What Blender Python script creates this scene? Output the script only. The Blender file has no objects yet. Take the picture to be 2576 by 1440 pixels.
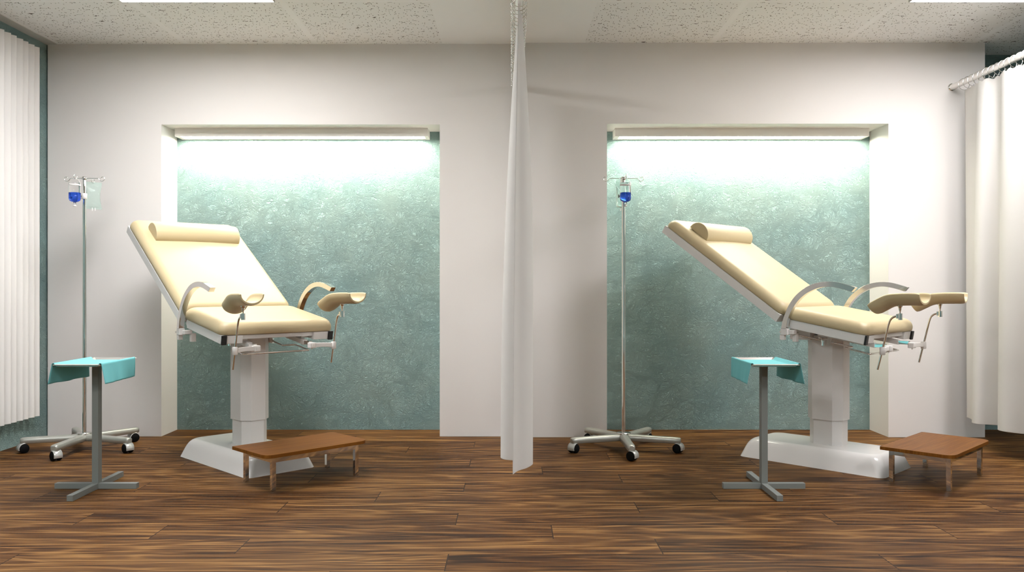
import bpy, math, random
from mathutils import Vector, Matrix
random.seed(7)
PI = math.pi
col = bpy.context.scene.collection
scene = bpy.context.scene

# ------------------------------------------------------------------ helpers
class MB:
    """collects primitives, links them as ONE mesh object"""
    def __init__(s): s.v = []; s.f = []; s.sm = []
    def add(s, vs, fs, smooth=False, M=None):
        o = len(s.v)
        for p in vs:
            p = Vector(p)
            s.v.append(M @ p if M is not None else p)
        for f in fs:
            s.f.append([i + o for i in f]); s.sm.append(smooth)
        return s
    def box(s, x0, x1, y0, y1, z0, z1, M=None):
        vs = [(x, y, z) for z in (z0, z1) for y in (y0, y1) for x in (x0, x1)]
        return s.add(vs, [(0,2,3,1),(4,5,7,6),(0,1,5,4),(2,6,7,3),(0,4,6,2),(1,3,7,5)], False, M)
    def rings(s, R, closed=True, caps=True, smooth=True, M=None):
        n = len(R[0]); vs = [p for r in R for p in r]; fs = []
        for i in range(len(R) - 1):
            for j in range(n if closed else n - 1):
                k = (j + 1) % n
                fs.append((i*n+j, i*n+k, (i+1)*n+k, (i+1)*n+j))
        s.add(vs, fs, smooth, M)
        if caps and closed:
            o = len(s.v) - len(vs)
            A = [o + j for j in range(n)]; B = [o + (len(R)-1)*n + j for j in range(n)]
            if smooth:      # own vertices, so the rim shades crisply
                for ring in (A, B):
                    base = len(s.v)
                    s.v += [s.v[i].copy() for i in ring]; ring[:] = range(base, base + n)
            s.f.append(A[::-1]); s.sm.append(False)
            s.f.append(B); s.sm.append(False)
        return s
    def lathe(s, prof, n=32, M=None, smooth=True, caps=True):
        R = [[(r*math.cos(2*PI*j/n), r*math.sin(2*PI*j/n), z) for j in range(n)] for r, z in prof]
        return s.rings(R, True, caps, smooth, M)
    def cyl(s, p0, p1, r, n=20, r1=None):
        p0 = Vector(p0); p1 = Vector(p1); d = p1 - p0
        M = Matrix.Translation(p0) @ d.to_track_quat('Z', 'Y').to_matrix().to_4x4()
        return s.lathe([(r, 0), (r if r1 is None else r1, d.length)], n, M)
    def tube(s, pts, r, n=12, closed=False, smooth_path=True, sub=6):
        P = [Vector(p) for p in pts]
        if smooth_path and len(P) > 2: P = catmull(P, sub, closed)
        m = len(P); R = []; up = None
        for i in range(m):
            if closed: t = P[(i+1) % m] - P[i-1]
            else: t = P[min(i+1, m-1)] - P[max(i-1, 0)]
            t.normalize()
            if up is None:
                up = Vector((0,0,1)) if abs(t.z) < .9 else Vector((1,0,0))
            up = (up - t*up.dot(t)).normalized(); b = t.cross(up)
            R.append([P[i] + r*(math.cos(2*PI*j/n)*up + math.sin(2*PI*j/n)*b) for j in range(n)])
        if closed:
            R.append(R[0]); return s.rings(R, True, False)
        return s.rings(R)
    def sphere(s, c, r, n=16):
        c = Vector(c)
        prof = [(max(1e-4, r*math.sin(PI*i/n)), -r*math.cos(PI*i/n)) for i in range(n+1)]
        return s.lathe(prof, n*2, Matrix.Translation(c))
    def build(s, name, mat, parent=None, bevel=0, bseg=3, loc=None, solid=0, sub=0):
        me = bpy.data.meshes.new(name)
        me.from_pydata([tuple(p) for p in s.v], [], s.f)
        for p, q in zip(me.polygons, s.sm): p.use_smooth = q
        me.update(); me.materials.append(mat)
        o = bpy.data.objects.new(name, me); col.objects.link(o)
        if parent: o.parent = parent
        if loc: o.location = loc
        if solid:
            m = o.modifiers.new('Solidify', 'SOLIDIFY'); m.thickness = solid; m.offset = 0
        if sub:
            m = o.modifiers.new('Subsurf', 'SUBSURF'); m.levels = sub; m.render_levels = sub
        if bevel:
            m = o.modifiers.new('Bevel', 'BEVEL'); m.width = bevel; m.segments = bseg
            m.limit_method = 'ANGLE'; m.angle_limit = math.radians(40); m.harden_normals = False
        return o

def catmull(P, sub, closed=False):
    out = []; n = len(P); rng = range(n) if closed else range(n-1)
    for i in rng:
        p0 = P[i-1] if (closed or i > 0) else P[0]*2 - P[1]
        p1 = P[i]; p2 = P[(i+1) % n]
        p3 = P[(i+2) % n] if (closed or i+2 < n) else P[-1]*2 - P[-2]
        for k in range(sub):
            t = k/sub
            out.append(.5*((2*p1) + (p2-p0)*t + (2*p0-5*p1+4*p2-p3)*t*t + (3*p1-p0-3*p2+p3)*t**3))
    if not closed: out.append(P[-1])
    return out

def rrect(hx, hy, r, z, n=8, cx=0, cy=0):
    r = min(r, hx*.999, hy*.999); out = []
    for (sx, sy, a0) in ((1,1,0),(-1,1,90),(-1,-1,180),(1,-1,270)):
        for k in range(n+1):
            a = math.radians(a0 + 90*k/n)
            out.append((cx + sx*(hx-r) + r*math.cos(a), cy + sy*(hy-r) + r*math.sin(a), z))
    return out

def thing(name, label, cat, loc=(0,0,0), rz=0, group=None):
    o = bpy.data.objects.new(name, None); col.objects.link(o)
    o.empty_display_size = .1; o.location = loc; o.rotation_euler = (0, 0, rz)
    o['label'] = label; o['category'] = cat
    if group: o['group'] = group
    return o
def tag(o, label, cat, group=None):
    o['label'] = label; o['category'] = cat
    if group: o['group'] = group
    return o
def struct(o): o['kind'] = 'structure'; return o
def copy_tree(o, parent=None):
    c = o.copy(); col.objects.link(c)
    if parent: c.parent = parent
    for ch in list(o.children): copy_tree(ch, c)
    return c
DX = 3.79
def second(root, label, dx=DX):
    c = copy_tree(root); c.location.x += dx; c['label'] = label
    return c

# ------------------------------------------------------------------ materials
def new_mat(name):
    m = bpy.data.materials.new(name); m.use_nodes = True
    return m, m.node_tree.nodes, m.node_tree.links, m.node_tree.nodes['Principled BSDF']
def mat(name, c, rough=.5, metal=0, spec=.5, trans=0, ior=1.45, coat=0, bump=0, bscale=300, aniso=0):
    m, N, L, b = new_mat(name)
    b.inputs['Base Color'].default_value = (*c, 1); b.inputs['Roughness'].default_value = rough
    b.inputs['Metallic'].default_value = metal; b.inputs['Specular IOR Level'].default_value = spec
    b.inputs['Transmission Weight'].default_value = trans; b.inputs['IOR'].default_value = ior
    b.inputs['Coat Weight'].default_value = coat; b.inputs['Anisotropic'].default_value = aniso
    tc = N.new('ShaderNodeTexCoord'); n = N.new('ShaderNodeTexNoise')
    n.inputs['Scale'].default_value = bscale; n.inputs['Detail'].default_value = 3
    L.new(tc.outputs['Object'], n.inputs['Vector'])
    if bump:
        bp = N.new('ShaderNodeBump'); bp.inputs['Strength'].default_value = bump; bp.inputs['Distance'].default_value = .001
        L.new(n.outputs['Fac'], bp.inputs['Height']); L.new(bp.outputs['Normal'], b.inputs['Normal'])
    elif not trans:   # faint roughness variation
        mr = N.new('ShaderNodeMapRange'); mr.inputs['To Min'].default_value = rough*.93; mr.inputs['To Max'].default_value = min(1, rough*1.07)
        L.new(n.outputs['Fac'], mr.inputs['Value']); L.new(mr.outputs['Result'], b.inputs['Roughness'])
    return m
def emit(name, c, s):
    m = bpy.data.materials.new(name); m.use_nodes = True; N = m.node_tree.nodes; N.clear()
    e = N.new('ShaderNodeEmission'); e.inputs['Color'].default_value = (*c, 1); e.inputs['Strength'].default_value = s
    o = N.new('ShaderNodeOutputMaterial'); m.node_tree.links.new(e.outputs[0], o.inputs[0]); return m

class G:
    """small node-graph helper"""
    def __init__(s, name):
        s.m, s.N, s.L, s.b = new_mat(name)
    def set(s, inp, v):
        if hasattr(v, 'is_output') or isinstance(v, bpy.types.NodeSocket): s.L.new(v, inp)
        else: inp.default_value = v
    def math(s, op, a, b=None, c=None):
        n = s.N.new('ShaderNodeMath'); n.operation = op
        for i, v in enumerate((a, b, c)):
            if v is not None: s.set(n.inputs[i], v)
        return n.outputs[0]
    def coord(s):
        t = s.N.new('ShaderNodeTexCoord'); return t.outputs['Object']
    def geo(s):
        t = s.N.new('ShaderNodeNewGeometry'); return t.outputs['Position']
    def sep(s, v):
        n = s.N.new('ShaderNodeSeparateXYZ'); s.L.new(v, n.inputs[0]); return n.outputs
    def comb(s, x, y, z):
        n = s.N.new('ShaderNodeCombineXYZ')
        for i, v in enumerate((x, y, z)): s.set(n.inputs[i], v)
        return n.outputs[0]
    def noise(s, vec, scale, detail=4, rough=.5, dist=0, out='Fac'):
        n = s.N.new('ShaderNodeTexNoise'); s.set(n.inputs['Vector'], vec)
        n.inputs['Scale'].default_value = scale; n.inputs['Detail'].default_value = detail
        n.inputs['Roughness'].default_value = rough; n.inputs['Distortion'].default_value = dist
        return n.outputs[out]
    def vmath(s, op, a, b, scale=None):
        n = s.N.new('ShaderNodeVectorMath'); n.operation = op; s.set(n.inputs[0], a)
        if b is not None: s.set(n.inputs[1], b)
        if scale is not None: s.set(n.inputs['Scale'], scale)
        return n.outputs[0]
    def ramp(s, fac, stops, interp='LINEAR'):
        n = s.N.new('ShaderNodeValToRGB'); s.set(n.inputs[0], fac); r = n.color_ramp; r.interpolation = interp
        while len(r.elements) < len(stops): r.elements.new(.5)
        for e, (p, c) in zip(r.elements, stops):
            e.position = p; e.color = (*c, 1) if len(c) == 3 else c
        return n.outputs[0]
    def mix(s, fac, a, b, mode='MIX'):
        n = s.N.new('ShaderNodeMix'); n.data_type = 'RGBA'; n.blend_type = mode
        s.set(n.inputs[0], fac); s.set(n.inputs[6], a); s.set(n.inputs[7], b); return n.outputs[2]
    def bump(s, h, strength, dist):
        n = s.N.new('ShaderNodeBump'); n.inputs['Strength'].default_value = strength; n.inputs['Distance'].default_value = dist
        s.L.new(h, n.inputs['Height']); s.L.new(n.outputs[0], s.b.inputs['Normal'])

def plaster():
    g = G('teal_plaster'); p = g.geo()
    w1 = g.noise(p, 3.2, 3, .6, 0, 'Color'); w1 = g.vmath('SUBTRACT', w1, (.5,.5,.5))
    w2 = g.noise(p, 13, 3, .6, 0, 'Color'); w2 = g.vmath('SUBTRACT', w2, (.5,.5,.5))
    q = g.vmath('ADD', p, g.vmath('SCALE', w1, None, .30)); q = g.vmath('ADD', q, g.vmath('SCALE', w2, None, .085))
    # trowel ridges: stretched along a direction that the warp keeps bending
    x, y, z = g.sep(q)
    st = g.comb(g.math('MULTIPLY', g.math('ADD', x, z), 21), g.math('MULTIPLY', y, 36), g.math('MULTIPLY', g.math('SUBTRACT', z, g.math('MULTIPLY', x, .4)), 50))
    n1 = g.noise(st, 1.0, 4, .6, .7)
    r1 = g.math('SUBTRACT', 1.0, g.math('MULTIPLY', g.math('ABSOLUTE', g.math('SUBTRACT', n1, .5)), 5.0))
    n2 = g.noise(q, 88, 2.5, .6, .9)
    r2 = g.math('SUBTRACT', 1.0, g.math('MULTIPLY', g.math('ABSOLUTE', g.math('SUBTRACT', n2, .5)), 4.0))
    n3 = g.noise(p, 6, 3, .5)
    h = g.math('ADD', g.math('MULTIPLY', r1, .60), g.math('MULTIPLY', r2, .42))
    h = g.math('MULTIPLY', h, g.math('ADD', .55, g.math('MULTIPLY', n3, .9)))
    g.bump(h, 1.0, .0145)
    c = g.mix(g.ramp(g.noise(p, 2.2, 4, .6), [(.35,(0,0,0)),(.68,(1,1,1))]), (.325,.485,.485,1), (.405,.550,.525,1))
    g.set(g.b.inputs['Base Color'], c); g.b.inputs['Roughness'].default_value = .7
    g.b.inputs['Specular IOR Level'].default_value = .2
    return g.m

def floor_mat():
    g = G('brown_plank_floor'); p = g.geo(); x, y, z = g.sep(p)
    W = .2165; Lp = 1.84
    fy = g.math('DIVIDE', g.math('ADD', y, -3.362 + W*60), W)
    row = g.math('FLOOR', fy); fr = g.math('FRACT', fy)
    k = g.math('DIVIDE', g.math('ADD', g.math('MODULO', row, 6.0), .5), 6.0)
    off = g.ramp(k, [(0,(0,0,0)),(1/6,(.5,)*3),(2/6,(.25,)*3),(3/6,(0,)*3),(4/6,(.5,)*3),(5/6,(.75,)*3)], 'CONSTANT')
    fx = g.math('SUBTRACT', g.math('DIVIDE', g.math('ADD', x, .272 + Lp*20), Lp), off)
    pl = g.math('FLOOR', fx); frx = g.math('FRACT', fx)
    wn = g.N.new('ShaderNodeTexWhiteNoise'); wn.noise_dimensions = '2D'
    g.set(wn.inputs['Vector'], g.comb(g.math('ADD', row, .5), g.math('ADD', pl, .5), 0))
    rnd = wn.outputs['Value']; rs = g.math('MULTIPLY', rnd, 40.0)
    # slow bend of the grain
    bend = g.noise(g.comb(g.math('MULTIPLY', x, 1.1), g.math('MULTIPLY', y, 3.0), rs), 1.0, 2, .5)
    yy = g.math('ADD', y, g.math('MULTIPLY', g.math('SUBTRACT', bend, .5), .09))
    # streaks along the plank
    s1 = g.noise(g.comb(g.math('MULTIPLY', x, .95), g.math('MULTIPLY', yy, 72), rs), 1.0, 7, .68, .15)
    s2 = g.noise(g.comb(g.math('MULTIPLY', x, 3.2), g.math('MULTIPLY', yy, 250), rs), 1.0, 4, .65)
    s3 = g.noise(g.comb(g.math('MULTIPLY', x, 1.3), g.math('MULTIPLY', y, 7), rs), 1.0, 3, .55)
    # cathedral figure: contour lines of a stretched noise field
    cf = g.noise(g.comb(g.math('MULTIPLY', x, .75), g.math('MULTIPLY', y, 5.0), rs), 1.0, 1.5, .4)
    ring = g.math('SINE', g.math('ADD', g.math('MULTIPLY', cf, 62.0), g.math('MULTIPLY', s1, 5.0)))
    ring = g.math('POWER', g.math('ADD', g.math('MULTIPLY', ring, .5), .5), 2.4)
    t = g.math('ADD', g.math('MULTIPLY', s1, .52), g.math('MULTIPLY', s2, .30))
    t = g.math('ADD', t, g.math('MULTIPLY', s3, .20))
    t = g.math('ADD', t, g.math('MULTIPLY', ring, .085))
    t = g.math('ADD', t, g.math('MULTIPLY', g.math('SUBTRACT', rnd, .5), .06))
    def lines(sx, sy, seed, sharp):
        n = g.noise(g.comb(g.math('MULTIPLY', x, sx), g.math('MULTIPLY', yy, sy), g.math('ADD', rs, seed)), 1.0, 3, .55, .1)
        return g.math('POWER', g.math('SUBTRACT', 1.0, g.math('MINIMUM', 1.0, g.math('MULTIPLY', g.math('ABSOLUTE', g.math('SUBTRACT', n, .5)), 7.0))), sharp)
    t = g.math('ADD', t, g.math('MULTIPLY', lines(.7, 34, 3.3, 3.0), .085))
    t = g.math('SUBTRACT', t, g.math('MULTIPLY', lines(.9, 52, 9.1, 2.5), .095))
    t = g.math('SUBTRACT', t, g.math('MULTIPLY', lines(2.0, 110, 21.0, 2.0), .05))
    t = g.math('ADD', t, .022)
    c = g.ramp(t, [(.40,(.016,.0052,.0015)),(.46,(.046,.0170,.0046)),(.52,(.094,.038,.0105)),(.58,(.150,.068,.020)),(.67,(.28,.145,.048))])
    # knots
    vo = g.N.new('ShaderNodeTexVoronoi'); vo.feature = 'F1'; vo.inputs['Scale'].default_value = 1.0
    g.set(vo.inputs['Vector'], g.comb(g.math('MULTIPLY', x, .9), g.math('MULTIPLY', y, 4.2), rs))
    kn = g.ramp(vo.outputs['Distance'], [(.05,(1,1,1)),(.20,(0,0,0))])
    c = g.mix(g.math('MULTIPLY', kn, .6), c, (.022,.010,.006,1))
    # joints
    ex = g.math('MULTIPLY', g.math('MINIMUM', frx, g.math('SUBTRACT', 1.0, frx)), Lp)
    ey = g.math('MULTIPLY', g.math('MINIMUM', fr, g.math('SUBTRACT', 1.0, fr)), W)
    jx = g.math('LESS_THAN', ex, .0026); jy = g.math('LESS_THAN', ey, .0016)
    j = g.math('MAXIMUM', jx, g.math('MULTIPLY', jy, .75))
    c = g.mix(j, c, (.030,.014,.007,1))
    g.set(g.b.inputs['Base Color'], c)
    g.set(g.b.inputs['Roughness'], g.math('ADD', .42, g.math('MULTIPLY', s2, .2)))
    g.b.inputs['Specular IOR Level'].default_value = .12
    h = g.math('SUBTRACT', g.math('MULTIPLY', s2, .25), g.math('MULTIPLY', j, 1.0)); g.bump(h, .5, .0012)
    return g.m

def ceiling_mat():
    g = G('acoustic_ceiling'); p = g.geo(); x, y, z = g.sep(p)
    # tile mask: left bays X -3.47..-.51, right bays .53..3.52, 0.985 m pitch
    def bays(x0, x1, pitch):
        u = g.math('DIVIDE', g.math('SUBTRACT', x, x0), pitch)
        fr = g.math('FRACT', u); e = g.math('MULTIPLY', g.math('MINIMUM', fr, g.math('SUBTRACT', 1.0, fr)), pitch)
        inside = g.math('MULTIPLY', g.math('GREATER_THAN', x, x0), g.math('LESS_THAN', x, x1))
        return inside, e
    i1, e1 = bays(-3.47, -.512, .986); i2, e2 = bays(.532, 9.0, .990)
    ins = g.math('MAXIMUM', i1, i2)
    e = g.math('ADD', g.math('MULTIPLY', i1, e1), g.math('MULTIPLY', i2, e2))
    fy = g.math('FRACT', g.math('DIVIDE', g.math('SUBTRACT', y, 5.42-9.9), .99))
    ey = g.math('MULTIPLY', g.math('MINIMUM', fy, g.math('SUBTRACT', 1.0, fy)), .99)
    tile = g.math('MULTIPLY', ins, g.math('MULTIPLY', g.math('GREATER_THAN', e, .022), g.math('GREATER_THAN', ey, .018)))
    # pin holes
    def dots(sx, sy, r0, r1, seed, keep):
        v = g.N.new('ShaderNodeTexVoronoi'); v.feature = 'F1'; v.voronoi_dimensions = '2D'; v.inputs['Scale'].default_value = 1
        v.inputs['Randomness'].default_value = .95
        g.set(v.inputs['Vector'], g.comb(g.math('ADD', g.math('MULTIPLY', x, sx), seed), g.math('ADD', g.math('MULTIPLY', y, sy), seed), 0))
        d = g.math('LESS_THAN', v.outputs['Distance'], r0)
        cs = g.N.new('ShaderNodeSeparateColor'); g.L.new(v.outputs['Color'], cs.inputs[0])
        return g.math('MULTIPLY', d, g.math('LESS_THAN', cs.outputs[0], keep))
    d1 = dots(36, 16, .085, 0, 3.1, .75)
    d2 = dots(30, 13, .085, 0, 17.7, .5)
    # fissures: stretched, warped cells
    w = g.noise(p, 16, 2, .6, 0, 'Color'); ws = g.sep(w)
    def fiss(sx, sy, r, seed, keep, ang):
        v = g.N.new('ShaderNodeTexVoronoi'); v.feature = 'F1'; v.voronoi_dimensions = '2D'; v.inputs['Scale'].default_value = 1
        xx = g.math('ADD', g.math('ADD', x, g.math('MULTIPLY', ws[0], .03)), g.math('MULTIPLY', y, ang))
        yy = g.math('ADD', g.math('ADD', y, g.math('MULTIPLY', ws[1], .085)), g.math('MULTIPLY', x, .0))
        g.set(v.inputs['Vector'], g.comb(g.math('ADD', g.math('MULTIPLY', xx, sx), seed), g.math('ADD', g.math('MULTIPLY', yy, sy), seed), 0))
        # anisotropic distance inside the cell
        dv = g.vmath('SUBTRACT', g.comb(g.math('ADD', g.math('MULTIPLY', xx, sx), seed), g.math('ADD', g.math('MULTIPLY', yy, sy), seed), 0), v.outputs['Position'])
        a, b, _ = g.sep(dv)
        dd = g.math('ADD', g.math('POWER', g.math('ABSOLUTE', g.math('MULTIPLY', a, 1.0)), 2.0), g.math('POWER', g.math('ABSOLUTE', g.math('MULTIPLY', b, 9.0)), 2.0))
        cs = g.N.new('ShaderNodeSeparateColor'); g.L.new(v.outputs['Color'], cs.inputs[0])
        return g.math('MULTIPLY', g.math('LESS_THAN', dd, r*r), g.math('LESS_THAN', cs.outputs[1], keep))
    f1 = fiss(11, 8.0, .20, 5.3, .42, .05); f2 = fiss(9.5, 7, .19, 31.9, .4, -.12)
    hole = g.math('MAXIMUM', g.math('MAXIMUM', d1, d2), g.math('MAXIMUM', f1, f2))
    hole = g.math('MULTIPLY', hole, tile)
    c = g.mix(tile, (.89,.89,.90,1), (.86,.86,.865,1))
    c = g.mix(hole, c, (.10,.085,.07,1))
    g.set(g.b.inputs['Base Color'], c); g.b.inputs['Roughness'].default_value = .9
    g.b.inputs['Specular IOR Level'].default_value = .2
    h = g.math('SUBTRACT', g.math('MULTIPLY', g.noise(p, 120, 3), .15), hole); g.bump(h, .4, .002)
    return g.m

def wood_top():
    g = G('warm_wood'); p = g.coord(); x, y, z = g.sep(p)
    n = g.noise(g.comb(g.math('MULTIPLY', x, 60), g.math('MULTIPLY', y, 2.5), z), 1.0, 6, .6, .4)
    n2 = g.noise(g.comb(g.math('MULTIPLY', x, 220), g.math('MULTIPLY', y, 9), z), 1.0, 3)
    t = g.math('ADD', g.math('MULTIPLY', n, .7), g.math('MULTIPLY', n2, .3))
    g.set(g.b.inputs['Base Color'], g.ramp(t, [(.3,(.115,.036,.005)),(.5,(.180,.064,.0085)),(.7,(.255,.102,.017))]))
    g.b.inputs['Roughness'].default_value = .4; g.b.inputs['Specular IOR Level'].default_value = .15
    return g.m

def cloth_white(name, c, tr=.25):
    m, N, L, b = new_mat(name)
    b.inputs['Base Color'].default_value = (*c, 1); b.inputs['Roughness'].default_value = .85; b.inputs['Specular IOR Level'].default_value = .2
    t = N.new('ShaderNodeBsdfTranslucent'); t.inputs[0].default_value = (*c, 1)
    mx = N.new('ShaderNodeMixShader'); mx.inputs[0].default_value = tr
    L.new(b.outputs[0], mx.inputs[1]); L.new(t.outputs[0], mx.inputs[2]); L.new(mx.outputs[0], N['Material Output'].inputs[0])
    tc = N.new('ShaderNodeTexCoord'); n = N.new('ShaderNodeTexNoise'); n.inputs['Scale'].default_value = 700
    L.new(tc.outputs['Object'], n.inputs['Vector'])
    bp = N.new('ShaderNodeBump'); bp.inputs['Strength'].default_value = .15; bp.inputs['Distance'].default_value = .0005
    L.new(n.outputs['Fac'], bp.inputs['Height']); L.new(bp.outputs[0], b.inputs['Normal'])
    return m

M_plaster = plaster(); M_floor = floor_mat(); M_ceil = ceiling_mat()
M_wall = mat('white_wall_paint', (.775,.742,.722), .75, spec=.3, bump=.12, bscale=500)
M_cream = mat('cream_vinyl', (.51,.415,.25), .42, spec=.45, bump=.10, bscale=900)
M_white = mat('white_enamel', (.70,.68,.665), .32, spec=.5)
M_base = mat('glossy_white_shell', (.73,.71,.695), .16, spec=.5)
M_plast = mat('white_plastic', (.72,.69,.67), .35)
M_alu = mat('brushed_aluminium', (.70,.69,.68), .10, 1)
M_chrome = mat('chrome', (.80,.79,.77), .06, 1)
M_rod = mat('curtain_rod_chrome', (.88,.86,.84), .22, .6)
M_black = mat('black_plastic', (.012,.012,.012), .4)
M_rub = mat('black_rubber', (.004,.004,.004), .75, spec=.15)
M_silver = mat('silver_paint', (.45,.45,.41), .36, .6)
M_grey = mat('grey_powder_coat', (.225,.24,.23), .5, .15)
M_steel = mat('tray_steel', (.74,.69,.65), .25, .6)
M_teal = cloth_white('teal_drape_cloth', (.19,.57,.61), .04)
M_curt = cloth_white('white_curtain_cloth', (.70,.68,.66), .15)
M_blind = cloth_white('white_blind_fabric', (.80,.775,.76), .06)
M_hood = mat('caster_hood_silver', (.55,.55,.53), .3, .4)
M_wood = wood_top()
M_lamp = emit('ceiling_panel_glow', (1.0,.985,.985), 29)
M_niche = emit('niche_tube_glow', (1.0,.965,.80), 75)
M_frame = mat('lamp_frame_white', (.55,.54,.52), .5)
M_glass = mat('clear_bottle_plastic', (1,1,1), .02, trans=1, ior=1.18)
M_blue = mat('blue_infusion', (.05,.16,.86), .02, trans=.78, ior=1.33)
M_bag = mat('clear_bag_film', (.80,.95,.91), .07, trans=.88, ior=1.18)
M_dark = mat('dark_metal', (.10,.095,.09), .35, .8)

# ------------------------------------------------------------------ room shell
XL, XR, YF, YP, YB, ZC = -3.56, 5.2, -2.6, 6.372, 6.679, 3.0
def shell(name, m, *b):
    o = MB().box(*b).build(name, m); return struct(o)
shell('floor', M_floor, XL-.1, XR+.1, YF-.1, YB+.1, -.1, 0)
shell('ceiling', M_ceil, XL-.1, XR+.1, YF-.1, YB+.1, ZC, ZC+.1)
shell('wall_left', M_plaster, XL-.1, XL, YF-.1, YB+.1, 0, ZC)
shell('wall_right', M_plaster, XR, XR+.1, YF-.1, YB+.1, 0, ZC)
shell('wall_back', M_plaster, XL, XR, YB, YB+.1, 0, ZC)
shell('wall_front', M_plaster, XL, XR, YF-.1, YF, 0, ZC)
m = MB()
NL = (-2.679, -.552); NR = (.722, 2.861); ZN = 2.385; XE = 3.595
YL, YR = 6.378, 6.345
m.box(XL+.012, NL[0], YL, YB, 0, ZC); m.box(NL[1], .03, YL, YB, 0, ZC); m.box(.03, NR[0], YR, YB, 0, ZC); m.box(NR[1], XE, YR, YB, 0, ZC)
m.box(*NL, YL, YB, ZN, ZC); m.box(*NR, YR, YB, ZN, ZC)
struct(m.build('wall_partition', M_wall))
struct(MB().box(XL, -3.475, YF, YB, ZC-.004, ZC).build('trim_1', M_frame))

# ------------------------------------------------------------------ lamps
def ceiling_light(x0, x1, y0, y1, label):
    t = thing('ceiling_light', label, 'light', ((x0+x1)/2, (y0+y1)/2, 2.95), 0, 'square ceiling light panels')
    hx = (x1-x0)/2; hy = (y1-y0)/2
    m = MB(); w = .006
    m.box(-hx, hx, -hy, -hy+w, -.004, .05); m.box(-hx, hx, hy-w, hy, -.004, .05)
    m.box(-hx, -hx+w, -hy+w, hy-w, -.004, .05); m.box(hx-w, hx, -hy+w, hy-w, -.004, .05)
    m.box(-hx+w, hx-w, -hy+w, hy-w, .03, .05); m.build('frame', M_frame, t)
    MB().box(-hx+w, hx-w, -hy+w, hy-w, -.003, .03).build('diffuser', M_lamp, t)
    return t
ceiling_light(-2.47, -1.50, 4.31, 5.285, 'square glowing ceiling panel above the left examination chair')
ceiling_light(2.51, 3.49, 4.31, 5.285, 'square glowing ceiling panel above the right examination chair')
ceiling_light(-2.47, -1.50, .9, 1.875, 'square ceiling light panel near the camera on the left side')
ceiling_light(2.51, 3.49, .9, 1.875, 'square ceiling light panel near the camera on the right side')
ceiling_light(-2.47, -1.50, -1.6, -.625, 'square unseen fill light panel added behind the camera on the left side')  # unseen fill panel, added to brighten the ceiling and walls
ceiling_light(2.51, 3.49, -1.6, -.625, 'square unseen fill light panel added behind the camera on the right side')  # its right-hand partner, likewise added out of view as fill light

def niche_light(x0, x1, label):
    t = thing('niche_light', label, 'light', ((x0+x1)/2, 6.60, 2.32), 0, 'long box lights in the wall niches')
    h = (x1-x0)/2; y0, y1 = -.08, .079; r = .020
    m = MB()
    m.box(-h, h, y0, y0+.012, 0, .065); m.box(-h, h, y1-.048, y1, 0, .065)
    m.box(-h, -h+.038, y0+.012, y1-.048, 0, .065); m.box(h-.030, h, y0+.012, y1-.048, 0, .065)
    m.box(-h+.038, h-.030, y0+.012, y1-.048, .02, .065)
    m.build('housing', M_wall, t)
    MB().box(-h+.038, h-.030, y0+.012, y1-.048, .004, .02).build('diffuser', M_niche, t)
niche_light(-2.634, -.657, 'long white box light with glowing underside at the top of the left niche')
niche_light(.804, 2.790, 'long white box light with glowing underside at the top of the right niche')

# ------------------------------------------------------------------ examination chair
S45 = -PI/4
CH = (-1.7535, 5.48, 0)
def interp_loft(levels, hx, hy, rc, n=8, cx=0, cy=0):
    return [rrect(hx-i, hy-i, max(.004, rc-i*.35), z, n, cx, cy) for z, i in levels]
def cushion(hx, hy, T, rv, rh, rc):
    """soft pad, flat bottom at z=0, rounded upper edges, slight crown"""
    lv = [(0, .006), (.004, .001), (T-rv, 0)]
    for k in range(1, 11):
        a = PI/2*k/10; lv.append((T-rv+rv*math.sin(a), rh*(1-math.cos(a))))
    z = T; i = rh
    while i < min(hx, hy)*.92:
        i += .03; z += .0006; lv.append((z, i))
    return MB().rings(interp_loft(lv, hx, hy, rc))
def T(u, v, z): return Matrix.Translation((u, v, z))

ch = thing('examination_chair', 'cream padded gynecological chair on white column in front of the left niche', 'chair', CH, S45, 'gynecological examination chairs')
V0 = .010     # the upper works sit a touch off the base centre line
# base: loaf with slanted sides
lv = []
for k in range(31):
    t = math.sin(PI/2*k/30); lv.append((.122*t, .046*t + .036*(1-math.sqrt(max(0, 1-t**6)))))
lv.append((.1225, .13)); lv.append((.1228, .18))
rings = []
for z, i in lv:
    rings.append(rrect(.482 - i*.95, .238 - i*.95, .045 + i*.25, z, 10, .003, .0))
MB().rings(rings).build('base', M_base, ch)
def octo(hu, hv, c, z, cu=.037, cv=.014):
    P = [(hu, hv-c), (hu-c, hv), (-hu+c, hv), (-hu, hv-c), (-hu, -hv+c), (-hu+c, -hv), (hu-c, -hv), (hu, -hv+c)]
    return [(cu+a, cv+b, z) for a, b in P]
MB().rings([octo(.108, .089, .046, .112), octo(.108, .089, .046, .30)], smooth=False).build('lower_column', M_white, ch, bevel=.002)
MB().rings([octo(.118, .099, .050, .284), octo(.118, .099, .050, .83)], smooth=False).build('upper_column', M_white, ch, bevel=.002)

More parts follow.
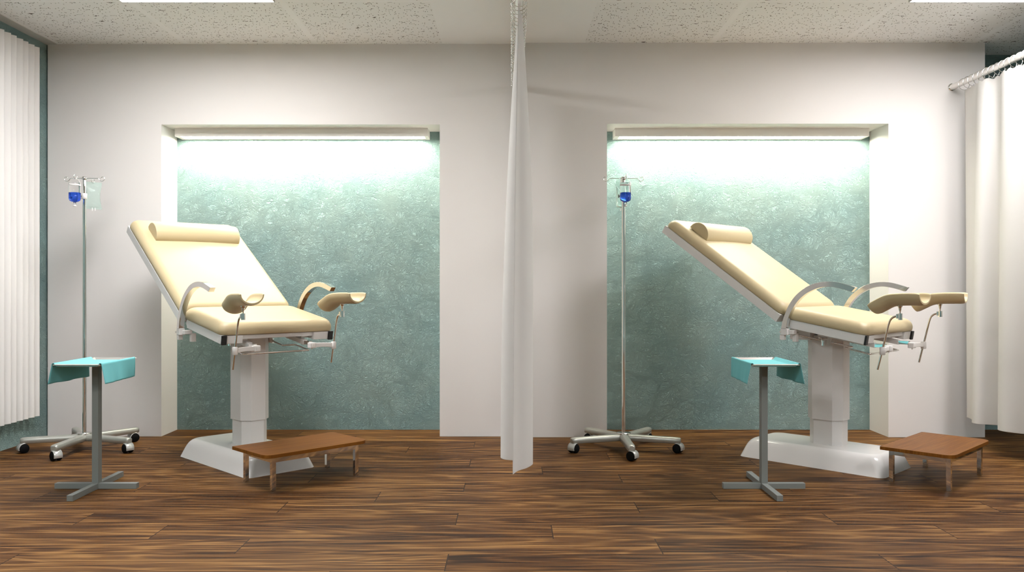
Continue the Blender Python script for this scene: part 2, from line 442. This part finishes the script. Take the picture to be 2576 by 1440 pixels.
# tilted seat frame: local x runs forward and down
tilt = math.atan2(.083, .474)
SM = Matrix.Translation((.43, V0, .857)) @ Matrix.Rotation(tilt, 4, 'Y')   # origin: front top edge of the rails
m = MB()
for s in (-1, 1):
    y0, y1 = sorted((s*.378, s*.346))
    m.box(-.476, 0, y0, y1, -.054, 0, SM)
    y0, y1 = sorted((s*.345, s*.243)); m.box(-.10, .002, y0, y1, -.052, -.002, SM)
m.box(-.46, -.03, -.345, .345, -.030, -.004, SM)
m.box(-.04, -.012, -.245, .245, -.030, -.004, SM)
m.box(-.44, -.05, -.235, -.185, -.050, -.028, SM); m.box(-.44, -.05, .185, .235, -.050, -.028, SM)
m.box(-.50, -.32, -.11, .11, -.075, -.03, SM)
m.build('seat_frame', M_white, ch, bevel=.0025)
for s in (-1, 1):
    y0, y1 = sorted((s*.381, s*.348))
    MB().box(-.0005, .012, y0, y1, -.056, .001, SM).build('rail_cap', M_black, ch, bevel=.003)
o = cushion(.272, .388, .074, .056, .050, .055).build('seat_cushion', M_cream, ch)
o.matrix_local = SM @ T(-.262, 0, .0015)
for p in o.data.polygons: p.use_smooth = True

# backrest, 35 degrees
ang = math.radians(35.05)
BT = Vector((-.963, 0.0, 1.577))
BM = Matrix.Translation(BT) @ Matrix.Rotation(ang, 4, 'Y')      # x down the back, z the normal
m = MB().box(0, 1.062, -.387, .387, -.055, -.0005, BM)
m.build('backrest_frame', M_white, ch, bevel=.002)
o = cushion(.536, .387, .066, .052, .046, .05).build('backrest_cushion', M_cream, ch)
o.matrix_local = BM @ T(.531, 0, 0)
# hinge pieces between seat and back
m = MB()
for s in (-1, 1): m.cyl((-.085, s*.30, .915), (-.085, s*.345, .915), .022)
m.box(-.16, -.02, -.13, .15, .80, .87)
m.build('hinge', M_white, ch, bevel=.002)

# armrests: outer and inner outline measured in the (u, z) plane
def unproj(px, py, v, C=(CH[0]+DX, CH[1])):
    # ray through a pixel of the right chair met with its plane v = const
    k = (px-1288)/2100; D = (v*math.sqrt(2) + C[0] + C[1])/(1+k); X = k*D
    return ((X-C[0]) - (D-C[1]))/math.sqrt(2), 1.15-(py-720)*D/2100
outer = [(205,628),(222,545),(246,470),(290,368),(350,275),(430,197),(530,132),(640,97),(750,86),(860,95),(950,119),(1065,155)]
inner = [(262,632),(274,560),(293,500),(332,412),(392,320),(470,243),(560,190),(650,157),(750,146),(850,158),(940,182),(1020,207)]
OU = [unproj(1920+a/4.6, 690+b/4.6, -.422) for a, b in outer]
IN = [unproj(1920+a/4.6, 690+b/4.6, -.422) for a, b in inner]
for s in (-1, 1):
    O2 = catmull([Vector((a, 0, b)) for a, b in OU], 5); I2 = catmull([Vector((a, 0, b)) for a, b in IN], 5)
    y0, y1 = sorted((V0 + s*.4315, V0 + s*.397))
    R = [[(a.x, y0, a.z), (a.x, y1, a.z), (b.x, y1, b.z), (b.x, y0, b.z)] for a, b in zip(O2, I2)]
    a = MB().rings(R, smooth=False).build('armrest', M_alu, ch, bevel=.0008, bseg=2)
    for p in a.data.polygons:
        if len(p.vertices) == 4: p.use_smooth = True
    try: a.data.set_sharp_from_angle(angle=math.radians(30))
    except Exception: pass
    m = MB(); c = V0 + s*.412
    m.box(-.080, -.034, c-.017, c+.017, .842, .883)
    m.box(-.040, -.004, min(c, V0+s*.36), max(c, V0+s*.36), .848, .874)
    m.box(-.086, -.056, c-.014, c+.014, .812, .843)
    m.build('armrest_bracket', M_plast, a, bevel=.003)
    MB().box(-.030, -.004, V0+s*.352-.016, V0+s*.352+.016, .800, .852)\
        .build('armrest_post', M_plast, a, bevel=.002)
    MB().cyl((-.076, c-s*-.021, .862), (-.076, c+s*.026, .862), .005).build('screw', M_chrome, a)

# leg supports: trough pads on bent rods, held by telescoping arms
for s in (-1, 1):
    vc = V0 + s*.336
    # pad
    path = catmull([Vector((.148, 0, 0)), Vector((.08, 0, 0)), Vector((.00, 0, -.003)), Vector((-.055, 0, -.013)), Vector((-.105, 0, -.037)), Vector((-.158, 0, -.066))], 5)
    R = []; n = 14
    for i, p in enumerate(path):
        t = path[min(i+1, len(path)-1)] - path[max(i-1, 0)]; t.normalize()
        nz = Vector((t.z, 0, -t.x)); 
        if nz.z < 0: nz = -nz
        sc = 1.0
        e = min(i, len(path)-1-i)
        sh = {0: .0055, 1: .0015}.get(e, 0)
        ring = []
        for k in range(n+1):
            a = PI + PI*k/n
            ring.append((math.cos(a)*(.0745-sh), math.sin(a)*(.062-sh)))
        ring += [(.0735-sh*.6, .006-sh), (.066, .010-sh), (.0595+sh*.5, .006-sh)]
        for k in range(n+1):
            a = 2*PI - PI*k/n
            ring.append((math.cos(a)*(.0565+sh), math.sin(a)*(.0415+sh)))
        ring += [(-.0595-sh*.5, .006-sh), (-.066, .010-sh), (-.0735+sh*.6, .006-sh)]
        R.append([p + Vector((0, 1, 0))*a + nz*b for a, b in ring])
    PMx = Matrix.Translation((.610, vc, 1.100)) @ Matrix.Rotation(math.radians(7.5*s), 4, 'Z')
    pad = MB().rings(R, M=PMx).build('leg_rest', M_cream, ch)
    # rod, clamp, ball joint
    MB().tube([(.485, vc, .658), (.500, vc, .722), (.520, vc, .806), (.540, vc, .892), (.548, vc, .925), (.558, vc, .952), (.574, vc, .968), (.592, vc, .974), (.604, vc, .9745)], .0058, 14).build('support_rod', M_chrome, pad)
    m = MB().cyl((.613, vc, .954), (.613, vc, .992), .0135, 8); m.box(.594, .604, vc-.013, vc+.013, .962, .988)
    m.build('rod_clamp', M_chrome, pad, bevel=.0012)
    m = MB().lathe([(.004,.990),(.0045,1.004),(.0075,1.012),(.0085,1.020),(.0085,1.026),(.014,1.030),(.014,1.036)], 20, T(.612, vc, 0))
    m.build('ball_joint', M_chrome, pad)
    # telescoping arm
    vb = V0 + s*.190
    a = MB().box(.06, .414, vb-.0165, vb+.0165, .776, .806)
    for i, p in enumerate(a.v): a.v[i] = Vector((p.x, p.y, p.z + (.414-p.x)*.165))
    arm = a.build('telescopic_arm', M_white, ch, bevel=.002)
    MB().box(.405, .478, vb-.012, vb+.012, .779, .801).build('inner_bar', M_chrome, arm, bevel=.001)
    m = MB().box(.474, .512, vb-.022, vb+.019, .758, .793)
    blk = m.build('swivel_block', M_plast, arm, bevel=.004)
    MB().rings([rrect(.010, .010, .003, .0, 4), rrect(.0095, .0095, .003, .002, 4)], M=Matrix.Translation((.512, vb, .7755)) @ Matrix.Rotation(PI/2, 4, 'Y')).build('release_button', M_plast, arm)
    MB().cyl((.494, vb, .758), (.494, vb, .748), .004, 10, .002).build('clamp_screw', M_plast, arm)
    R = []
    for k in range(9):
        t = k/8; v = vb + s*(.016) + s*t*(.336-.190-.016-.010)
        hz = .0145 - .0015*math.sin(PI*t) ; zc = .775 - .004*t + .003*math.sin(PI*t); hx = .0085
        R.append([(.497+.014*t-hx, v, zc-hz), (.497+.014*t+hx, v, zc-hz), (.497+.014*t+hx, v, zc+hz), (.497+.014*t-hx, v, zc+hz)])
    MB().rings(R, smooth=False).build('swivel_link', M_plast, arm, bevel=.003)
    MB().lathe([(.0130,.746),(.0160,.749),(.0165,.789),(.0130,.793)], 28, T(.5125, vc, 0)).build('rod_sleeve', M_plast, arm)

# basin frame (bent chrome wire below the seat)
P = []
def L(u, v, z): P.append((u, v+V0, z))
L(.11,-.12,.792); L(.16,-.12,.783); L(.232,-.12,.770); L(.246,-.126,.767); L(.245,-.205,.766); L(.252,-.220,.764); L(.33,-.222,.750)
L(.385,-.224,.739); L(.398,-.215,.738); L(.40,-.10,.738); L(.40,.10,.738); L(.398,.215,.738); L(.385,.224,.739); L(.33,.222,.750)
L(.252,.220,.764); L(.245,.205,.766); L(.246,.126,.767); L(.232,.12,.770); L(.16,.12,.783); L(.11,.12,.792)
bf = MB().tube(P, .0052, 12, sub=5).build('basin_frame', M_chrome, ch)
for s in (-1, 1):
    v = V0 + s*.12
    m = MB().cyl((.10, v, .778), (.10, v, .838), .014, 20); m.cyl((.10, v, .793), (.128, v, .790), .008, 16)
    br = m.build('frame_holder', M_plast, ch)
    w = V0 + s*.15
    m = MB().cyl((.068, w, .773), (.068, w, .800), .009, 14); m.cyl((.068, w, .797), (.068, w, .802), .0125, 14)
    m.cyl((.068, w, .770), (.068, w, .774), .0125, 14)
    m.sphere((.050, w, .818), .010, 8); m.cyl((.050, w, .815), (.10, v, .815), .004, 8); m.cyl((.066, w, .800), (.052, w, .816), .004, 8)
    m.build('clamp_knob', M_chrome, ch)
    MB().tube([(-.139, w, .836), (-.03, w, .818), (.062, w, .800)], .0044, 10).build('release_lever', M_chrome, ch)
m = MB().tube([(-.11, -.19, .845), (-.10, -.10, .846), (-.10, .12, .846), (-.11, .21, .845)], .004, 10)
m.build('cross_rod', M_chrome, ch)

# pillow: half-cylinder bolster that lies on the backrest
pw = MB(); pa = math.radians(39.6)
px0 = Vector((-.814, 0, 1.5635)); d = Vector((.7705, 0, -.6374)); nrm = Vector((.6374, 0, .7705)); Lb = .166
prof = []
for k in range(25):
    a = PI*k/24; prof.append((Lb/2 - Lb/2*math.cos(a), .078*math.sin(a)**.92))
for k in range(1, 8): prof.append((Lb*(1-k/8), 0.0))
R = []
for yy, sc in ((-.305,.975),(-.303,.995),(-.300,1.0),(.300,1.0),(.303,.995),(.305,.975)):
    R.append([px0 + d*(Lb/2+(a-Lb/2)*sc) + nrm*(b*sc+.0) + Vector((0, yy, 0)) for a, b in prof])
org = Vector((-.75, 0, 1.50))
pm = MB().rings(R)
for i, p in enumerate(pm.v): pm.v[i] = p - org
pil = pm.build('bolster_pillow', M_cream)
tag(pil, 'cream half-round bolster pillow at the head of the left examination chair', 'pillow', 'bolster pillows')
Wm = Matrix.Translation(CH) @ Matrix.Rotation(S45, 4, 'Z') @ Matrix.Translation(org)
pil.matrix_world = Wm
second(ch, 'cream padded gynecological chair on white column in front of the right niche')
p2 = pil.copy(); col.objects.link(p2); p2.location.x += DX
p2['label'] = 'cream half-round bolster pillow at the head of the right examination chair'

# ------------------------------------------------------------------ step stool
su = Vector((math.cos(S45), math.sin(S45), 0)); sv = Vector((-math.sin(S45), math.cos(S45), 0))
sl = Vector((CH[0], CH[1], 0)) + su*.702 + sv*.003
st = thing('step_stool', 'low wooden-topped step stool with chrome legs beside the left chair base', 'stool', tuple(sl), S45, 'wooden-topped step stools')
def plan(z, i=0):
    out = []; hx = .200-i; hy = .343-i
    for (sx, sy, a0, r) in ((1,1,0,.055),(-1,1,90,.004),(-1,-1,180,.004),(1,-1,270,.055)):
        for k in range(9):
            a = math.radians(a0+90*k/8); out.append((sx*(hx-r)+r*math.cos(a), sy*(hy-r)+r*math.sin(a), z))
    return out
MB().rings([plan(.192), plan(.2115)], smooth=False).build('stool_top', M_wood, st, bevel=.0015)
m = MB(); a, b = .168, .288
m.box(-a, a, -b, -b+.024, .160, .192); m.box(-a, a, b-.024, b, .160, .192)
m.box(-a, -a+.024, -b, b, .160, .192); m.box(a-.024, a, -b, b, .160, .192)
m.build('apron', M_chrome, st)
for sx in (-1, 1):
    for sy in (-1, 1):
        x0, x1 = sorted((sx*(a+.0005), sx*(a-.024))); y0, y1 = sorted((sy*(b+.0005), sy*(b-.024)))
        MB().box(x0, x1, y0, y1, 0, .1915).build('leg', M_chrome, st, bevel=.0015)
second(st, 'low wooden-topped step stool with chrome legs beside the right chair base')

# ------------------------------------------------------------------ instrument table and cloth
tb = thing('instrument_table', 'grey single-post instrument table with cross foot, left of the left chair', 'table', (-2.36, 4.746, 0), 0, 'instrument tables with cross feet')
MB().box(-.018, .018, -.022, .022, .030, .713).build('post', M_grey, tb, bevel=.0015)
MB().box(-.232, .232, -.018, .018, 0, .031).build('foot_bar', M_grey, tb, bevel=.0012)
MB().box(-.0165, .0165, -.292, .292, 0.0, .0315).build('foot_bar', M_grey, tb, bevel=.0012)
# tray: pressed sheet with a raised rolled rim on all sides
def tray_ring(hx, hy, z): return [(-hx,-hy,z),(hx,-hy,z),(hx,hy,z),(-hx,hy,z)]
R = [tray_ring(.1065,.205,.7125), tray_ring(.1085,.2075,.7125), tray_ring(.121,.219,.7255), tray_ring(.129,.226,.7215), tray_ring(.1285,.2255,.7200), tray_ring(.121,.219,.7240), tray_ring(.110,.209,.7105), tray_ring(.02,.02,.7105)]
R = [tray_ring(.001,.001,.7125)] + R + [tray_ring(.001,.001,.7105)]
MB().rings(R, smooth=False, caps=False).build('tray', M_steel, tb)
# cloth
rowsY = [(-.222 + .405*j/30) for j in range(31)]
def cloth_row(y, t):
    pts = []
    w = lambda ph: math.sin(y*38+ph)*.45 + math.sin(y*71+ph*2)*.3 + math.sin(y*19+ph)*.5
    fl = .022*(1-t)**1.3
    for s in (-1, 1):
        side = []
        ph = 0 if s < 0 else 2.1
        zb = .6165 + .0012*math.sin(y*30+ph)
        for k in range(15):
            q = k/14                                    # 0 bottom .. 1 top
            z = zb + (.7260-zb)*q
            x = .1345 + (1-q)**1.2*(fl + .0048*w(ph)) + .0012*math.sin(q*3)
            side.append((s*x, y, z))
        side += [(s*.1325, y, .7292), (s*.1285, y, .7310), (s*.1225, y, .7296), (s*.112, y, .7155), (s*.100, y, .7145)]
        pts.append(side)
    mid = [(x, y, .7145) for x in (-.06, -.02, .02, .06)]
    return pts[0] + mid + list(reversed(pts[1]))
R = [cloth_row(y, j/30) for j, y in enumerate(rowsY)]
m = MB().rings(R, closed=False, caps=False)
cl = m.build('drape_cloth', M_teal, loc=(-2.36, 4.746, 0), solid=.0012)
tag(cl, 'teal cloth draped over the tray of the left instrument table', 'cloth', 'teal cloths on instrument tables')
second(tb, 'grey single-post instrument table with cross foot, left of the right chair')
c2 = cl.copy(); col.objects.link(c2); c2.location.x += DX; c2['label'] = 'teal cloth draped over the tray of the right instrument table'

# ------------------------------------------------------------------ IV stand
IV = (-3.006, 5.868, 0)
iv = thing('iv_stand', 'chrome infusion stand on five silver wheeled legs by the left wall blind', 'stand', IV, 0, 'wheeled infusion stands')
angs = [-90 + 72*k for k in range(5)]
hood_dir = {0: -37, 1: -37, 2: -131, 3: -37, 4: -131}
for k, a in enumerate(angs):
    A = Matrix.Rotation(math.radians(a), 4, 'Z')
    R = []
    N = 14
    for t in [0, .1, .25, .5, .75, .93, .975, .995, 1.0]:
        r = .005 + .392*t
        hw = .036 - .0095*min(1, t/.5)
        zt = .112 - .006*t; zb = .064
        e = 1.0
        if t > .95: e = {.975: .93, .995: .78, 1.0: .60}[t]
        hw2 = hw*e; zc = (zt+zb)/2; hh = (zt-zb)/2*e
        ring = []
        for j in range(N):
            th = 2*PI*j/N; c, s_ = math.cos(th), math.sin(th)
            ex = .55 if s_ > 0 else .25
            ring.append((r, hw2*math.copysign(abs(c)**(.7 if s_ > 0 else .3), c), zc + hh*math.copysign(abs(s_)**ex, s_)))
        R.append(ring)
    MB().rings(R, M=A).build('leg', M_silver, iv)
    c0 = A @ Vector((.372, 0, 0))
    Cm = Matrix.Translation(c0)
    cs = MB().cyl((c0.x, c0.y, .050), (c0.x, c0.y, .068), .008, 14); cs = cs.build('caster', M_silver, iv)
    Hm = Cm @ Matrix.Rotation(math.radians(hood_dir[k]), 4, 'Z') @ Matrix.Translation((.008, 0, 0))
    for s in (-1, 1):
        y0, y1 = sorted((s*.005, s*.0315))
        prof = [(.0010, y0), (.024, y0), (.0310, y0+.004), (.0322, (y0+y1)/2), (.0310, y1-.005), (.0255, y1), (.0010, y1+.001*s)]
        Wm2 = Hm @ Matrix.Translation((0, 0, .0324)) @ Matrix.Rotation(-PI/2, 4, 'X')
        MB().lathe(prof, 36, Wm2).build('wheel', M_rub, cs)
    # hood: curved cover over top and leading side
    R = []
    for q in range(15):
        th = math.radians(-18 + 128*q/14)
        ro, ri = .0375, .0330
        w = .0285
        R.append([(ri*math.cos(th), -w, 0.0324+ri*math.sin(th)), (ro*math.cos(th), -w+.002, 0.0324+ro*math.sin(th)), (ro*math.cos(th), w-.002, 0.0324+ro*math.sin(th)), (ri*math.cos(th), w, 0.0324+ri*math.sin(th))])
    MB().rings(R, M=Hm).build('caster_hood', M_hood, cs)
MB().lathe([(.046,.104),(.049,.112),(.050,.117),(.049,.1195),(.010,.1205)], 40).build('hub_plate', M_chrome, iv)
MB().lathe([(.0130,.112),(.0130,1.772)], 28).build('lower_pole', M_chrome, iv)
MB().lathe([(.0102,1.76),(.0102,1.915),(.008,1.918)], 24).build('upper_pole', M_chrome, iv)
cl_ = MB().lathe([(.0165,1.762),(.0182,1.764),(.0182,1.799),(.0165,1.801)], 28).build('collar', M_plast, iv)
m = MB().cyl((-.017, 0, 1.782), (-.030, 0, 1.782), .004, 12); m.lathe([(.001,0),(.012,.001),(.013,.004),(.012,.007),(.001,.008)], 18, Matrix.Translation((-.030, 0, 1.782)) @ Matrix.Rotation(-PI/2, 4, 'Y'))
m.build('collar_knob', M_dark, cl_)
MB().lathe([(.012,1.896),(.0165,1.897),(.0165,1.917),(.012,1.918)], 24).build('top_socket', M_chrome, iv)
for k in range(4):
    a = k*PI/2; A = Matrix.Rotation(a, 4, 'Z')
    P = [(.014,0,1.907),(.05,0,1.907),(.094,0,1.907),(.100,0,1.904),(.106,0,1.896),(.114,0,1.889),(.126,0,1.8875),(.137,0,1.894),(.141,0,1.905),(.136,0,1.915),(.126,0,1.917),(.119,0,1.911),(.119,0,1.905)]
    MB().tube([A @ Vector(p) for p in P], .0021, 8, sub=4).build('hook_arm', M_chrome, iv)
iv2 = second(iv, 'chrome infusion stand on five silver wheeled legs beside the right examination chair')

# infusion bottle hung on the front hook
bx, by = IV[0]-.003, IV[1]-.124
bt = thing('infusion_bottle', 'clear bottle of blue liquid hanging on the left infusion stand', 'bottle', (bx, by, 1.70), 0, 'hanging infusion bottles')
r = .038
MB().lathe([(.008,.010),(.0085,.028),(.020,.030),(.033,.038),(r,.050),(r,.158),(.036,.161),(.001,.162)], 40).build('bottle', M_glass, bt)
MB().lathe([(.001,.0285),(.019,.0318),(.0325,.0395),(r-.0012,.051),(r-.0012,.0925),(.001,.0925)], 40).build('liquid', M_blue, bt)
MB().lathe([(.0381,.1405),(.0386,.141),(.0386,.149),(.0381,.1495)], 40, caps=False).build('collar_band', M_plast, bt)
MB().lathe([(.001,-.002),(.010,-.002),(.0115,.001),(.010,.004),(.006,.006),(.006,.014),(.001,.015)], 24).build('nozzle', M_plast, bt)
MB().tube([(-.038,0,.142),(-.037,0,.160),(-.029,0,.177),(-.014,0,.1885),(0,0,.1915),(.014,0,.1885),(.029,0,.177),(.037,0,.160),(.038,0,.142)], .0011, 8, sub=4).build('hanger_loop', M_plast, bt)
second(bt, 'clear bottle of blue liquid hanging on the right infusion stand')

# infusion bag hung on the back hook
bg = thing('infusion_bag', 'clear pale green fluid bag hanging on the left infusion stand', 'bag', (IV[0], IV[1]+.124, 1.70), math.radians(41), 'hanging infusion bags')
nu, nv = 26, 34; front = []; H0, H1 = .012, .186
def bagpt(i, j, side):
    s = -1 + 2*i/nu; t = j/nv
    z = H0 + (H1-H0)*t
    half = .057 - .0115*math.sin(PI*min(1, t*1.05))**1.1 
    if t > .93: half = .057
    x = s*half
    body = max(0, math.sin(PI*min(1, max(0, (t-.02)/.86))))**.55
    th = .021*body*max(0, 1-abs(s)**2.6)**.6*(1.25-.55*t)
    return (x, side*(th+.0006), z)
m = MB()
for side in (-1, 1):
    R = [[bagpt(i, j, side) for i in range(nu+1)] for j in range(nv+1)]
    m.rings(R if side < 0 else [list(reversed(r_)) for r_ in R], closed=False, caps=False)
m.box(-.0572, .0572, -.0008, .0008, .001, .0125); m.box(-.057, .057, -.0008, .0008, .185, .196)
m.build('bag', M_bag, bg)
MB().cyl((-.008, 0, -.010), (-.007, 0, .012), .0035, 12).build('port', M_plast, bg)
MB().cyl((.012, 0, -.008), (.011, 0, .012), .0035, 12).build('port', M_plast, bg)
MB().tube([(-.004,0,.192),(-.003,0,.196),(0,0,.198),(.003,0,.196),(.004,0,.192)], .0009, 6).build('hanging_eyelet', M_plast, bg)
second(bg, 'clear pale green fluid bag hanging on the right infusion stand')

# ------------------------------------------------------------------ curtains
ZR = 2.66
def amp_pos(z):
    t = (2.60-z)/2.42
    return .25 + .75*(1-(1-min(1, t/.55))**1.8)
def amp_neg(z):
    t = (2.60-z)/2.42
    return .12 + .88*(1-(1-min(1, t/1.0))**2.0)
def curtain(name_label, X0, path, group, yfar, ynear, right=False):
    t = thing('curtain', name_label, 'curtain', (X0, (yfar+ynear)/2, 0), 0, group)
    oy = (yfar+ynear)/2
    P = catmull([Vector((a, b, 0)) for a, b in path], 7)
    zs = [.18, .182, .185] + [.18 + 2.42*j/40 for j in range(1, 40)] + [2.594, 2.598, 2.60]
    R = []; nz = len(zs)-1
    for j in range(nz+1):
        z = zs[j]; row = []
        for i, p in enumerate(P):
            dx = p.x - X0
            a = amp_pos(z) if (dx > 0 or right) else amp_neg(z)
            if right: a = .35 + .65*(1-(z-.18)/2.42)**.7
            row.append((dx*a, p.y - oy, z + (.012*math.cos((p.y)*2*PI/.07)*(-.5) if j >= nz-2 else 0)))
        R.append(row)
    MB().rings(R, closed=False, caps=False).build('curtain_cloth', M_curt, t, solid=.0025)
    k = 0; y = yfar - .03
    while y > ynear:
        yaw = math.radians(random.uniform(-5, 5)); tl = math.radians(random.uniform(-5, 5))
        Rm = Matrix.Translation((0, y-oy, ZR-.018)) @ Matrix.Rotation(yaw, 4, 'Z') @ Matrix.Rotation(tl, 4, 'X')
        m = MB(); m.tube([Rm @ Vector((.0425*math.cos(2*PI*q/16), 0, .0425*math.sin(2*PI*q/16))) for q in range(16)], .0019, 8, closed=True, sub=3)
        m.build('curtain_ring', M_chrome, t); y -= .0635; k += 1
    return t
def rod(X0, label):
    t = thing('curtain_rod', label, 'curtain rod', (X0, YR, ZR), 0, 'ceiling-high curtain rods')
    MB().cyl((0, 0, 0), (0, -3.5, 0), .0225, 32).build('rod', M_rod, t)
    m = MB().lathe([(.029,0),(.030,.003),(.030,.010),(.024,.014)], 32, Matrix.Rotation(PI/2, 4, 'X')); m.build('wall_flange', M_chrome, t)
    m = MB().cyl((0, -3.35, .02), (0, -3.35, .34), .008, 16); m.cyl((0, -3.35, .333), (0, -3.35, .34), .03, 20); m.build('ceiling_hanger', M_chrome, t)
rod(.038, 'chrome curtain rod in the middle, between the two examination bays')
rod(3.34, 'chrome curtain rod at the right edge, fixed to the white wall')
path = [(.005,4.297),(.030,4.375),(.080,4.45),(.1126,4.547),(.095,4.600),(.040,4.628),(-.030,4.655),(-.060,4.70),(-.058,4.76),(-.02,4.83),(.05,4.88),(.092,4.94),(.085,5.01),(.03,5.07),(-.03,5.11),(-.045,5.17)]
y = 5.17
while y < 6.05:
    path += [(-.02, y+.07), (.05, y+.12), (.088, y+.18), (.075, y+.24), (.02, y+.29), (-.03, y+.34), (-.045, y+.40)]; y += .40
path = [p for p in path if p[1] <= 6.2]
curtain('white curtain seen edge-on in the middle, between the two examination bays', .038, path, 'white hospital curtains', 6.2, 4.27)
path = [(3.362,6.17),(3.345,6.08),(3.305,5.99),(3.264,5.92),(3.275,5.865),(3.35,5.825),(3.393,5.785),(3.365,5.72),(3.295,5.66),(3.272,5.60),(3.29,5.54),(3.35,5.47),(3.392,5.40)]
y = 5.40
while y > 4.4:
    path += [(3.36, y-.07), (3.295, y-.13), (3.272, y-.19), (3.29, y-.25), (3.35, y-.30), (3.392, y-.36)]; y -= .36
curtain('white curtain hanging at the right edge of the room', 3.34, path, 'white hospital curtains', 6.2, 4.3, True)

# ------------------------------------------------------------------ vertical blind on the left wall
vb = thing('vertical_blind', 'white vertical slat blind on the teal left wall', 'blind', (-3.515, 5.8, 0), 0)
ys = [6.162, 6.096, 6.019, 5.955, 5.876, 5.811, 5.734, 5.666, 5.595, 5.53, 5.46, 5.39]
for k, y in enumerate(ys):
    R = []
    for z in (.190, .1915, .1935, 1.0, 2.0, 2.9085, 2.9105, 2.912):
        row = []
        for q in range(9):
            t = q/8; bow = .004*math.sin(PI*t)
            row.append((.028 - t*.050 + bow*.7, y - 5.8 - t*.055 - bow*.7, z))
        R.append(row)
    MB().rings(R, closed=False, caps=False).build('slat', M_blind, vb, solid=.0012)
MB().box(-.043, -.034, -.45, .36, 2.84, 2.905).build('headrail', M_blind, vb)

# ------------------------------------------------------------------ camera, world, view
cd = bpy.data.cameras.new('camera'); cam = bpy.data.objects.new('camera', cd); col.objects.link(cam)
cam.location = (0, 0, 1.15); cam.rotation_euler = (PI/2, 0, 0)
cd.sensor_width = 36; cd.lens = 2100/2576*36; cd.clip_start = .05
scene.camera = cam
w = bpy.data.worlds.new('world'); scene.world = w; w.use_nodes = True
w.node_tree.nodes['Background'].inputs[0].default_value = (.5,.5,.5,1); w.node_tree.nodes['Background'].inputs[1].default_value = .0
vs = scene.view_settings; vs.view_transform = 'Standard'; vs.look = 'None'; vs.exposure = 0; vs.gamma = 1; vs.use_curve_mapping = False
